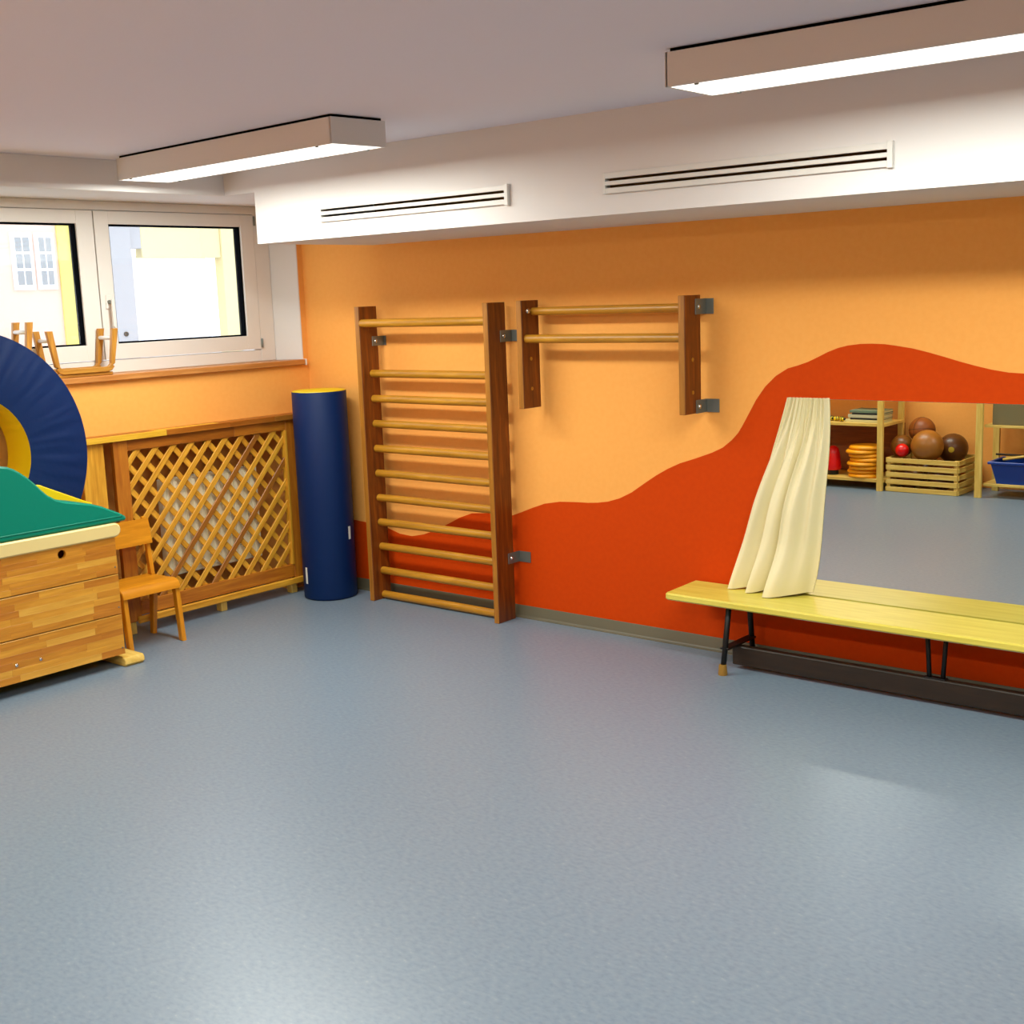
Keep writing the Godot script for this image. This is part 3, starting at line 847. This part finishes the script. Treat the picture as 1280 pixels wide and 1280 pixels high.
	for k in 15:
		box("fin", Vector3(0.042, 0.26, -0.275 + k * 0.038), Vector3(0.048, 0.725, -0.252 + k * 0.038), M.radiator, r, 0.002)
	box("wall_bracket", Vector3(-0.2685, 0.6, -0.2), Vector3(-0.0055, 0.64, -0.17), M.radiator, r, 0.002)
	box("wall_bracket", Vector3(-0.2685, 0.6, 0.1), Vector3(-0.0055, 0.64, 0.13), M.radiator, r, 0.002)
	rod_between("pipe", Vector3(0.015, 0.0, 0.26), Vector3(0.015, 0.239, 0.26), 0.009, M.radiator, r)

# ---------------------------------------------------------------- vault box
func build_vault_box():
	var org := Vector3(0.41, 0.0, 2.2)
	var t := thing("vault_box", "wooden vault box of three stacked sections with cream padded top", "vault box", org)
	var at := func(x, y, z) -> Vector3: return Vector3(x, y, z) - org
	var xf := 0.53
	var xb := 0.292
	var za := 1.652
	var zb := 2.76
	var ys := [[0.060, 0.243], [0.248, 0.428], [0.433, 0.598]]
	var kinds := ["lam_a", "lam_b", "lam_b", "lam_c", "lam_a", "lam_d"]
	for s in 3:
		var y0: float = ys[s][0]
		var y1: float = ys[s][1]
		var sec := box("section", at.call(xb, y0, za + 0.02), at.call(xb + 0.018, y1, zb - 0.02), wood_mat("lam_b", 2), t, 0.002)
		box("end_board", at.call(xb, y0, za), at.call(xf - 0.0185, y1, za + 0.0195), wood_mat("lam_a", 0), sec, 0.002)
		box("end_board", at.call(xb, y0, zb - 0.0195), at.call(xf - 0.0185, y1, zb), wood_mat("lam_a", 0), sec, 0.002)
		box("edge_strip", at.call(xf - 0.017, y1 - 0.004, za), at.call(xf + 0.0012, y1 - 0.0002, zb), wood_mat("lam_d", 2), sec, 0.001)
		var rows := 6
		var hole := Vector2(1.915, 0.566)
		var yt := y1 - 0.0042
		for r in rows:
			var ra: float = lerp(y0, yt, float(r) / rows)
			var rb: float = lerp(y0, yt, float(r + 1) / rows)
			if s == 2 and r >= 4:
				# the two top rows meet at the middle of the grip hole
				if r == 4: rb = hole.y
				else: ra = hole.y
			var z := za
			var first := true
			while z < zb - 0.01:
				var ln := rng.randf_range(0.10, 0.22) if first else rng.randf_range(0.16, 0.42)
				first = false
				var ze: float = min(z + ln, zb)
				if zb - ze < 0.08:
					ze = zb
				var kind: String = kinds[rng.randi() % kinds.size()]
				if s == 2 and r >= 4 and z < hole.x + 0.04 and ze > hole.x - 0.04:
					ze = max(ze, hole.x + 0.06)
					var ps := PackedVector2Array()
					# in (z, y): half-round notch where the hole is
					if r == 4:
						ps.append(Vector2(z, ra)); ps.append(Vector2(z, rb)); ps.append_array(PackedVector2Array(arc(hole, 0.0195, 180, 360, 12))); ps.append(Vector2(ze, rb)); ps.append(Vector2(ze, ra))
					else:
						ps.append(Vector2(z, rb)); ps.append(Vector2(z, ra)); ps.append_array(PackedVector2Array(arc(hole, 0.0195, 180, 0, 12))); ps.append(Vector2(ze, ra)); ps.append(Vector2(ze, rb))
					for q in ps.size(): ps[q] = Vector2(-(ps[q].x - org.z), ps[q].y - org.y)
					put("stave", extrude(ps, 0.018), wood_mat("lam_b", 0, 0.7), sec, Vector3(xf - 0.009 - org.x, 0, 0) - sec.position, Vector3(0, PI / 2, 0))
				else:
					var proud := rng.randf_range(0.0, 0.0004)
					box("stave", at.call(xf - 0.018, ra + 0.0001, z + 0.0001), at.call(xf + proud, rb - 0.0001, ze - 0.0001), wood_mat(kind, 2, snappedf(rng.randf_range(0, 0.6), 0.2)), sec, 0.0004)
				z = ze
		if s == 0:
			for z in [2.06, 2.17]:
				put("screw", lathe([Vector2(0, 0), Vector2(0.008, 0.0), Vector2(0.0075, 0.003), Vector2(0.004, 0.005), Vector2(0, 0.0055)], 14), M.chrome, sec, at.call(xf + 0.0004, 0.135, z) - sec.position, Vector3(0, 0, -PI / 2))
		for yy in [y0 + 0.03]:
			put("screw", lathe([Vector2(0, 0), Vector2(0.004, 0.0), Vector2(0.003, 0.002), Vector2(0, 0.0025)], 10), M.galv, sec, at.call(xf + 0.0004, yy, za + 0.012) - sec.position, Vector3(0, 0, -PI / 2))
	# padded top with rounded ends
	var pad := []
	var r2 := 0.031
	pad.append_array(arc(Vector2(-(za - 0.028 + r2), 0.599 + r2), r2, -90, 90, 10))
	pad.append_array(arc(Vector2(-(zb + 0.028 - r2), 0.599 + r2), r2, 90, 270, 10))
	put("padded_top", extrude(PackedVector2Array(pad), 0.248, 0.006), M.cream, t, Vector3(0.418 - org.x, 0, 0) - Vector3(0, org.y, -org.z) + Vector3(0, 0, -2.0 * org.z), Vector3(0, PI / 2, 0))
	for z in [[1.565, 1.665], [2.70, 2.79]]:
		var fb := put("foot_block", extrude(PackedVector2Array([Vector2(0.30, 0.0), Vector2(0.535, 0.0), Vector2(0.548, 0.012), Vector2(0.548, 0.030), Vector2(0.538, 0.042), Vector2(0.30, 0.042)]), z[1] - z[0], 0.004), wood_mat("birch", 0), t, at.call(0, 0, (z[0] + z[1]) * 0.5))
		fb.set_meta("label", "pale wooden foot block")
	# runners carry the lowest section on the foot blocks
	box("runner", at.call(xb + 0.02, 0.042, za + 0.002), at.call(xb + 0.05, 0.0598, zb - 0.002), wood_mat("dark", 2), t, 0.001)
	box("runner", at.call(xf - 0.09, 0.042, za + 0.002), at.call(xf - 0.06, 0.0598, zb - 0.002), wood_mat("dark", 2), t, 0.001)

func build_soft_blocks():
	# green wave block on the padded top; outline in (z, y)
	var prof := [Vector2(1.590, 0.672), Vector2(1.583, 0.682), Vector2(1.588, 0.692), Vector2(1.615, 0.710), Vector2(1.655, 0.730), Vector2(1.70, 0.752), Vector2(1.75, 0.771), Vector2(1.81, 0.785), Vector2(1.87, 0.799), Vector2(1.915, 0.815), Vector2(1.951, 0.838), Vector2(1.978, 0.866), Vector2(2.003, 0.895), Vector2(2.033, 0.925), Vector2(2.065, 0.951), Vector2(2.09, 0.968), Vector2(2.118, 0.981), Vector2(2.15, 0.988), Vector2(2.18, 0.987), Vector2(2.21, 0.979), Vector2(2.25, 0.955), Vector2(2.30, 0.905), Vector2(2.34, 0.86), Vector2(2.39, 0.82), Vector2(2.46, 0.79), Vector2(2.58, 0.765), Vector2(2.68, 0.735), Vector2(2.74, 0.70), Vector2(2.745, 0.672)]
	var t := thing("wave_block", "green foam wave block lying on the vault box", "foam block", Vector3(0.42, 0.6625, 2.16))
	var ps := PackedVector2Array()
	for p in prof: ps.append(Vector2(-(p.x - 2.16), p.y - 0.672))
	put("cover", extrude(ps, 0.22, 0.008), M.green, t, Vector3.ZERO, Vector3(0, PI / 2, 0))
	# welted seam along the lower edge
	box("seam", Vector3(0.1095, 0.022, -0.555), Vector3(0.1135, 0.027, 0.56), M.green, t, 0.0012)
	# yellow foam cradle behind, carrying the ring
	var c := thing("foam_cradle", "yellow foam wedge behind the green wave block", "foam block", Vector3(0.16, 0, 2.1))
	put("lip", extrude(PackedVector2Array([Vector2(0.50, 0.0), Vector2(0.50, 0.725), Vector2(0.475, 0.735), Vector2(0.25, 0.843), Vector2(-0.45, 0.843), Vector2(-0.45, 0.0)]), 0.027, 0.004), M.yellow, c, Vector3(0.1125, 0, 0), Vector3(0, PI / 2, 0))
	box("base", Vector3(-0.11, 0.0, -0.42), Vector3(0.0985, 0.4335, 0.45), M.yellow, c, 0.008)
	# the blue ring with yellow lining
	var rg := thing("foam_ring", "big dark blue foam ring with yellow inside, cut off by the left edge", "foam ring", Vector3(0.148, 0.987, 2.128))
	var R := 0.551
	var r := 0.2735
	var hx := 0.1
	var nz := noise(77, 1.0, FastNoiseLite.TYPE_SIMPLEX_SMOOTH, 3)
	for side in [1.0, -1.0]:
		var st := begin()
		var na := 240
		var nr := 14
		var f := func(i: int, j: int) -> Vector3:
			var a := TAU * i / na
			var q := float(j) / nr
			var rad: float = lerp(r, R, q)
			var crease: float = nz.get_noise_3d(cos(a) * 9.0, sin(a) * 9.0, q * 0.5) * 0.006 * (0.25 + 0.75 * q) + nz.get_noise_3d(cos(a) * 26.0, sin(a) * 26.0, 4.0 + q * 0.6) * 0.0022 * q * q
			crease *= sin(PI * clamp(q * 1.02, 0.0, 1.0)) * 0.6 + 0.4 if j < nr else 0.0
			if j == 0: crease = 0.0
			return Vector3(side * (hx + 0.006 * sin(PI * q) + crease), sin(a) * rad, cos(a) * rad)
		st.set_smooth_group(0)
		for i in na:
			for j in nr:
				var p0: Vector3 = f.call(i, j)
				var p1: Vector3 = f.call((i + 1) % na, j)
				var p2: Vector3 = f.call((i + 1) % na, j + 1)
				var p3: Vector3 = f.call(i, j + 1)
				if side > 0:
					for q in [p0, p1, p2, p0, p2, p3]: st.add_vertex(q)
				else:
					for q in [p0, p2, p1, p0, p3, p2]: st.add_vertex(q)
		st.generate_normals()
		put("blue_face", st.commit(), M.blue, rg)
	put("yellow_lining", lathe([Vector2(r, hx), Vector2(r - 0.002, 0.0), Vector2(r, -hx)], 96), M.yellow, rg, Vector3.ZERO, Vector3(0, 0, PI / 2))
	put("yellow_tread", lathe([Vector2(R, -hx), Vector2(R + 0.002, -hx + 0.01), Vector2(R + 0.002, hx - 0.01), Vector2(R, hx)], 120), M.yellow, rg, Vector3.ZERO, Vector3(0, 0, PI / 2))

# ---------------------------------------------------------------- seats
func build_chair():
	var org := Vector3(0.262, 0, 1.385)
	var t := thing("child_chair", "small honey wooden child's chair between vault box and lattice cover", "chair", org)
	# seat of bent plywood, rolled over at the front
	var path := [Vector2(-0.125, 0.300), Vector2(-0.06, 0.298), Vector2(0.02, 0.300), Vector2(0.07, 0.302), Vector2(0.092, 0.299), Vector2(0.106, 0.289), Vector2(0.112, 0.272), Vector2(0.114, 0.262)]
	put("seat", extrude(strip(path, 0.013), 0.318, 0.003), wood_mat("chair", 2), t)
	for z in [-0.148, 0.142]:
		# front leg: tapering bent ply reaching forward to the floor
		put("leg", extrude(PackedVector2Array([Vector2(0.060, 0.292), Vector2(0.100, 0.288), Vector2(0.109, 0.260), Vector2(0.132, 0.0), Vector2(0.100, 0.0), Vector2(0.078, 0.235), Vector2(0.066, 0.262), Vector2(0.04, 0.275), Vector2(0.04, 0.292)]), 0.024, 0.003), wood_mat("chair", 1, 0.4), t, Vector3(0, 0, z))
		put("leg", extrude(PackedVector2Array([Vector2(-0.10, 0.292), Vector2(-0.062, 0.292), Vector2(-0.082, 0.2), Vector2(-0.112, 0.0), Vector2(-0.140, 0.0), Vector2(-0.122, 0.2)]), 0.024, 0.003), wood_mat("chair", 1, 0.8), t, Vector3(0, 0, z))
		put("back_post", extrude(PackedVector2Array([Vector2(-0.118, 0.306), Vector2(-0.085, 0.306), Vector2(-0.104, 0.45), Vector2(-0.126, 0.588), Vector2(-0.136, 0.592), Vector2(-0.142, 0.586), Vector2(-0.126, 0.45)]), 0.022, 0.003), wood_mat("chair", 1, 1.2), t, Vector3(0, 0, z))
	put("backrest", extrude(strip([Vector2(-0.097, 0.462), Vector2(-0.106, 0.52), Vector2(-0.118, 0.585)], 0.012), 0.318, 0.003), wood_mat("chair", 2, 0.5), t, Vector3(0.008, 0, 0))

func build_sill_stools():
	# two low stools turned upside down on the window sill
	for k in 2:
		var z0: float = [1.235, 1.675][k]
		var w: float = [0.335, 0.36][k]
		var top: float = [0.222, 0.268][k]
		var t := thing("child_stool", ["small wooden stool upside down on the sill before the window mullion", "small wooden stool upside down on the sill behind the blue ring"][k], "stool", Vector3(-0.045, 1.2855, z0 + w * 0.5), "upturned stools on the window sill")
		var h := w * 0.5
		box("seat", Vector3(-0.07, 0.0, -h + 0.02), Vector3(0.058, 0.016, h - 0.02), wood_mat("stool", 2, 0.3), t, 0.003)
		for x in [-0.062, 0.056]:
			# bent frame: two legs and the bar joining them under the seat
			put("seat_bar", extrude(strip([Vector2(-h + 0.022, 0.048), Vector2(-h + 0.034, 0.034), Vector2(-h + 0.05, 0.0285), Vector2(h - 0.05, 0.0285), Vector2(h - 0.034, 0.034), Vector2(h - 0.022, 0.048)], 0.025), 0.02, 0.003), wood_mat("stool", 0, 0.5), t, Vector3(x, 0, 0), Vector3(0, PI / 2, 0))
			for s in [-1.0, 1.0]:
				put("leg", extrude(PackedVector2Array([Vector2(s * (h - 0.034), 0.040), Vector2(s * (h - 0.010), 0.055), Vector2(s * (h + 0.022), top), Vector2(s * (h - 0.010), top)]), 0.021, 0.002), wood_mat("stool", 1, 0.7), t, Vector3(x, 0, 0), Vector3(0, PI / 2, 0))
		for s in [-1.0, 1.0]:
			rod_between("crossbar", Vector3(-0.056, top - 0.045, s * (h - 0.006)), Vector3(0.05, top - 0.045, s * (h - 0.006)), 0.010, M.pvc, t)

# ---------------------------------------------------------------- storage seen in the mirror
func build_storage():
	var birch0 := wood_mat("birch", 0)
	var birch1 := wood_mat("birch", 1)
	var birch2 := wood_mat("birch", 2)
	# slatted crate
	var c := thing("slatted_crate", "pale slatted wooden crate full of balls, seen in the mirror", "crate", Vector3(1.757, 0, 4.70))
	var hw := 0.275
	var d0 := -0.21
	var d1 := 0.21
	for x in [-hw, hw - 0.028]:
		for z in [d0, d1 - 0.028]:
			box("corner_post", Vector3(x, 0.0, z), Vector3(x + 0.028, 0.262, z + 0.028), birch1, c, 0.002)
	for r in 5:
		var y: float = [0.002, 0.060, 0.115, 0.170, 0.225][r]
		for z in [d0 - 0.010, d1]:
			box("slat", Vector3(-hw, y, z), Vector3(hw, y + 0.036, z + 0.010), birch0, c, 0.0015)
		for x in [-hw - 0.010, hw]:
			box("slat", Vector3(x, y, d0), Vector3(x + 0.010, y + 0.036, d1), birch2, c, 0.0015)
	box("base_board", Vector3(-hw + 0.03, 0.002, d0 + 0.002), Vector3(hw - 0.03, 0.012, d1 - 0.002), birch0, c, 0.001)
	# balls: the five in view and the layer that carries them
	var balls := [
		[Vector3(1.758, 0.354, 4.589), 0.1215, "ball_tan", "large tan medicine ball at the middle of the crate", false],
		[Vector3(1.530, 0.335, 4.66), 0.0860, "ball", "brown ball with a yellow spot behind the small red ball", true],
		[Vector3(1.640, 0.449, 4.778), 0.1010, "ball_orange", "brown basketball on top of the heap in the crate", false],
		[Vector3(1.878, 0.318, 4.795), 0.1135, "ball_dark", "dark brown ball with a yellow spot nearest the right post", true],
		[Vector3(1.585, 0.318, 4.530), 0.0510, "ball_red", "small red ball in the crate", false],
		[Vector3(1.620, 0.117, 4.600), 0.1040, "ball", "brown ball at the bottom of the crate, under the red one", false],
		[Vector3(1.870, 0.117, 4.595), 0.1040, "ball_dark", "brown ball at the bottom of the crate, under the tan one", false],
		[Vector3(1.690, 0.117, 4.803), 0.1030, "ball", "brown ball at the bottom of the crate, under the basketball", false]]
	for b in balls:
		var t := thing("ball", b[3], "ball", b[0] - Vector3(0, b[1], 0), "balls in the slatted crate")
		var r: float = b[1]
		var pr := []
		for k in 17:
			var a := -PI / 2 + PI * k / 16.0
			pr.append(Vector2(max(0.0, cos(a) * r), sin(a) * r))
		put("shell", lathe(pr, 32), M[b[2]], t, Vector3(0, r, 0))
		if b[4]:
			var cap := []
			for k in 5:
				var a := PI / 2 - 0.19 * (1.0 - k / 4.0)
				cap.append(Vector2(max(0.0, cos(a) * (r + 0.0012)), sin(a) * (r + 0.0012)))
			var o := put("spot", lathe(cap, 20), M.ball_spot, t, Vector3(0, r, 0))
			var y := Vector3(0.25, 0.02, -0.97).normalized()
			var x := y.cross(Vector3.UP).normalized()
			o.basis = Basis(x, y, x.cross(y))
		if b[2] == "ball_orange":
			for rot in [Vector3(0.2, 0, 0.1), Vector3(PI / 2, 0.2, 0.2), Vector3(0.3, 0.3, PI / 2)]:
				var tm := TorusMesh.new()
				tm.inner_radius = r - 0.0015
				tm.outer_radius = r + 0.0012
				tm.rings = 40
				tm.ring_segments = 6
				put("seam", tm, M.book_dark, t, Vector3(0, r, 0), rot)
	# left shelf
	var s := thing("storage_shelf", "open wooden shelf with books and yellow discs, seen in the mirror", "shelf", Vector3(0.95, 0, 4.66))
	for x in [-0.50, 0.465]:
		for z in [-0.21, 0.18]:
			box("post", Vector3(x, 0, z), Vector3(x + 0.045, 1.05, z + 0.03), birch1, s, 0.002)
	for y in [0.062, 0.496, 0.93]:
		box("shelf_board", Vector3(-0.505, y, -0.178), Vector3(0.512, y + 0.024, 0.178), birch0, s, 0.002)
	box("back_board", Vector3(-0.50, 0.086, 0.212), Vector3(0.512, 0.49, 0.222), wood_mat("shelf_back", 0), s, 0.001)
	# stack of discs
	var offs := [0.004, -0.012, 0.006, -0.004, 0.012, 0.0, -0.016, 0.002]
	for k in 8:
		var r := 0.128
		var d := thing("throwing_disc", "yellow plastic disc in the stack on the shelf, %s from the bottom" % ["first", "second", "third", "fourth", "fifth", "sixth", "seventh", "eighth"][k], "disc", Vector3(1.255 + offs[k], 0.087 + 0.0315 * k, 4.60 + offs[(k + 3) % 8]), "yellow discs stacked on the shelf")
		put("dish", lathe([Vector2(0, 0.018), Vector2(r * 0.7, 0.017), Vector2(r - 0.012, 0.012), Vector2(r - 0.006, 0.0), Vector2(r, 0.004), Vector2(r + 0.001, 0.016), Vector2(r - 0.008, 0.026), Vector2(r * 0.7, 0.0305), Vector2(0, 0.031)], 32), M.disc, d)
	# red plastic bottle-shaped weight with black base
	var rp := thing("red_marker", "red rounded plastic cone with a black base on the shelf", "marker", Vector3(0.985, 0.087, 4.60))
	put("base", lathe([Vector2(0, 0), Vector2(0.042, 0), Vector2(0.044, 0.004), Vector2(0.042, 0.038), Vector2(0, 0.038)], 24), M.book_dark, rp)
	put("body", lathe([Vector2(0, 0.0385), Vector2(0.058, 0.0385), Vector2(0.064, 0.048), Vector2(0.060, 0.10), Vector2(0.052, 0.17), Vector2(0.042, 0.205), Vector2(0.024, 0.225), Vector2(0, 0.231)], 28), M.red_plastic, rp)
	# books on the upper board
	var bk := [[0.022, "book_page", 0.0, 0.30], [0.012, "book_dark", 0.02, 0.26], [0.026, "book_pale", 0.012, 0.28], [0.012, "book_dark", 0.03, 0.25], [0.020, "book_green", 0.02, 0.27]]
	var y := 0.5205
	for k in bk.size():
		var b: Array = bk[k]
		var o := thing("book", ["cream covered book at the bottom of the pile", "thin black book, second from the bottom of the pile", "thick pale book in the middle of the pile", "thin black book just under the green one", "grey green book on top of the pile"][k], "book", Vector3(1.275 + b[2], y, 4.62), "books piled on the shelf")
		var w: float = b[3] * 0.5
		box("pages", Vector3(-w + 0.004, 0.002, -0.10), Vector3(w - 0.004, b[0] - 0.002, 0.096), M.book_page, o, 0.0)
		box("cover", Vector3(-w, 0.0, -0.104), Vector3(w, 0.002, 0.1), M[b[1]], o, 0.0005)
		box("cover", Vector3(-w, b[0] - 0.002, -0.104), Vector3(w, b[0], 0.1), M[b[1]], o, 0.0005)
		box("spine", Vector3(-w, 0.002, -0.106), Vector3(w, b[0] - 0.002, -0.102), M[b[1]], o, 0.0005)
		y += b[0] + 0.0006
	# little striped toy bees
	for k in 3:
		var o := thing("toy_bee", ["small yellow and black toy nearest the pile of books", "small yellow and black toy, middle of three on the shelf", "small yellow and black toy beside the curtain edge"][k], "toy", Vector3([1.085, 1.035, 0.985][k], 0.5205, 4.53 + 0.02 * k), "striped toys on the shelf")
		o.rotation.y = [0.3, -0.5, 0.9][k]
		put("body", lathe([Vector2(0, -0.028), Vector2(0.010, -0.024), Vector2(0.017, -0.010), Vector2(0.018, 0.006), Vector2(0.011, 0.022), Vector2(0, 0.027)], 16), M.yellow, o, Vector3(0, 0.0197, 0), Vector3(0, 0, PI / 2))
		for q in [-0.012, 0.004]:
			put("stripe", lathe([Vector2(0.0175, q - 0.003), Vector2(0.0192, q - 0.002), Vector2(0.0192, q + 0.003), Vector2(0.0175, q + 0.004)], 16), M.book_dark, o, Vector3(0, 0.0197, 0), Vector3(0, 0, PI / 2))
		var hd := put("head", lathe([Vector2(0, -0.011), Vector2(0.008, -0.008), Vector2(0.011, 0.0), Vector2(0.008, 0.008), Vector2(0, 0.011)], 14), M.book_dark, o, Vector3(0.031, 0.022, 0))
		hd.set_meta("label", "black head")
	# right shelf
	var s2 := thing("storage_rack", "open wooden rack with blue tub, at the mirror's right edge", "shelf", Vector3(2.66, 0, 4.68))
	for x in [-0.50, 0.455]:
		for z in [-0.20, 0.17]:
			box("post", Vector3(x, 0, z), Vector3(x + 0.048, 1.05, z + 0.03), birch1, s2, 0.002)
	for yy in [0.088, 0.521, 0.93]:
		box("shelf_board", Vector3(-0.448, yy, -0.168), Vector3(0.452, yy + 0.02, 0.168), birch0, s2, 0.002)
	var gb := thing("cardboard_box", "olive grey box on the rack above the blue tub", "box", Vector3(2.60, 0.5412, 4.67))
	box("carton", Vector3(-0.335, 0, -0.15), Vector3(0.335, 0.27, 0.15), M.grey_box, gb, 0.004)
	box("lid", Vector3(-0.34, 0.2705, -0.155), Vector3(0.34, 0.29, 0.155), M.grey_box, gb, 0.003)
	# blue tub
	var tb := thing("plastic_tub", "blue plastic tub of sticks on the low rack board", "tub", Vector3(2.54, 0.1085, 4.65))
	var corner := func(y_: float, a: float, b: float) -> Array:
		return [Vector3(-a, y_, -b), Vector3(a, y_, -b), Vector3(a, y_, b), Vector3(-a, y_, b)]
	var st := begin()
	var lo: Array = corner.call(0.0, 0.235, 0.12)
	var hi: Array = corner.call(0.155, 0.275, 0.145)
	var li: Array = corner.call(0.006, 0.229, 0.114)
	var hj: Array = corner.call(0.155, 0.269, 0.139)
	for k in 4:
		var j := (k + 1) % 4
		var n: Vector3 = ((lo[k] + lo[j]) * Vector3(1, 0, 1)).normalized()
		quad_n(st, lo[k], lo[j], hi[j], hi[k], n)
		quad_n(st, li[k], li[j], hj[j], hj[k], -n)
		quad_n(st, hi[k], hi[j], hj[j], hj[k], Vector3.UP)
	quad_n(st, lo[0], lo[1], lo[2], lo[3], Vector3.DOWN)
	quad_n(st, li[0], li[1], li[2], li[3], Vector3.UP)
	put("tub_body", st.commit(), M.bin, tb)
	for e in [[Vector3(-0.292, 0.145, -0.162), Vector3(0.292, 0.165, -0.139)], [Vector3(-0.292, 0.145, 0.139), Vector3(0.292, 0.165, 0.162)], [Vector3(-0.292, 0.145, -0.139), Vector3(-0.269, 0.165, 0.139)], [Vector3(0.269, 0.145, -0.139), Vector3(0.292, 0.165, 0.139)]]:
		box("rim", e[0], e[1], M.bin, tb, 0.004)
	# sticks lying across the tub
	var stick_spec := [[Vector3(-0.20, 0.1775, -0.10), Vector3(0.24, 0.260, -0.04), 0.010, "birch", "pale wooden stick lying across the front of the tub"], [Vector3(-0.22, 0.1755, 0.03), Vector3(0.25, 0.225, 0.0), 0.009, "birch", "pale wooden stick behind the front one in the tub"], [Vector3(-0.31, 0.192, 0.07), Vector3(0.20, 0.178, 0.13), 0.008, "dark", "dark stick poking out over the tub's left rim"]]
	for q in stick_spec:
		var o := rod_between("wooden_stick", q[0] + tb.position, q[1] + tb.position, q[2], wood_mat(q[3], 1), self)
		tag(o, q[4], "stick", "sticks in the blue tub")
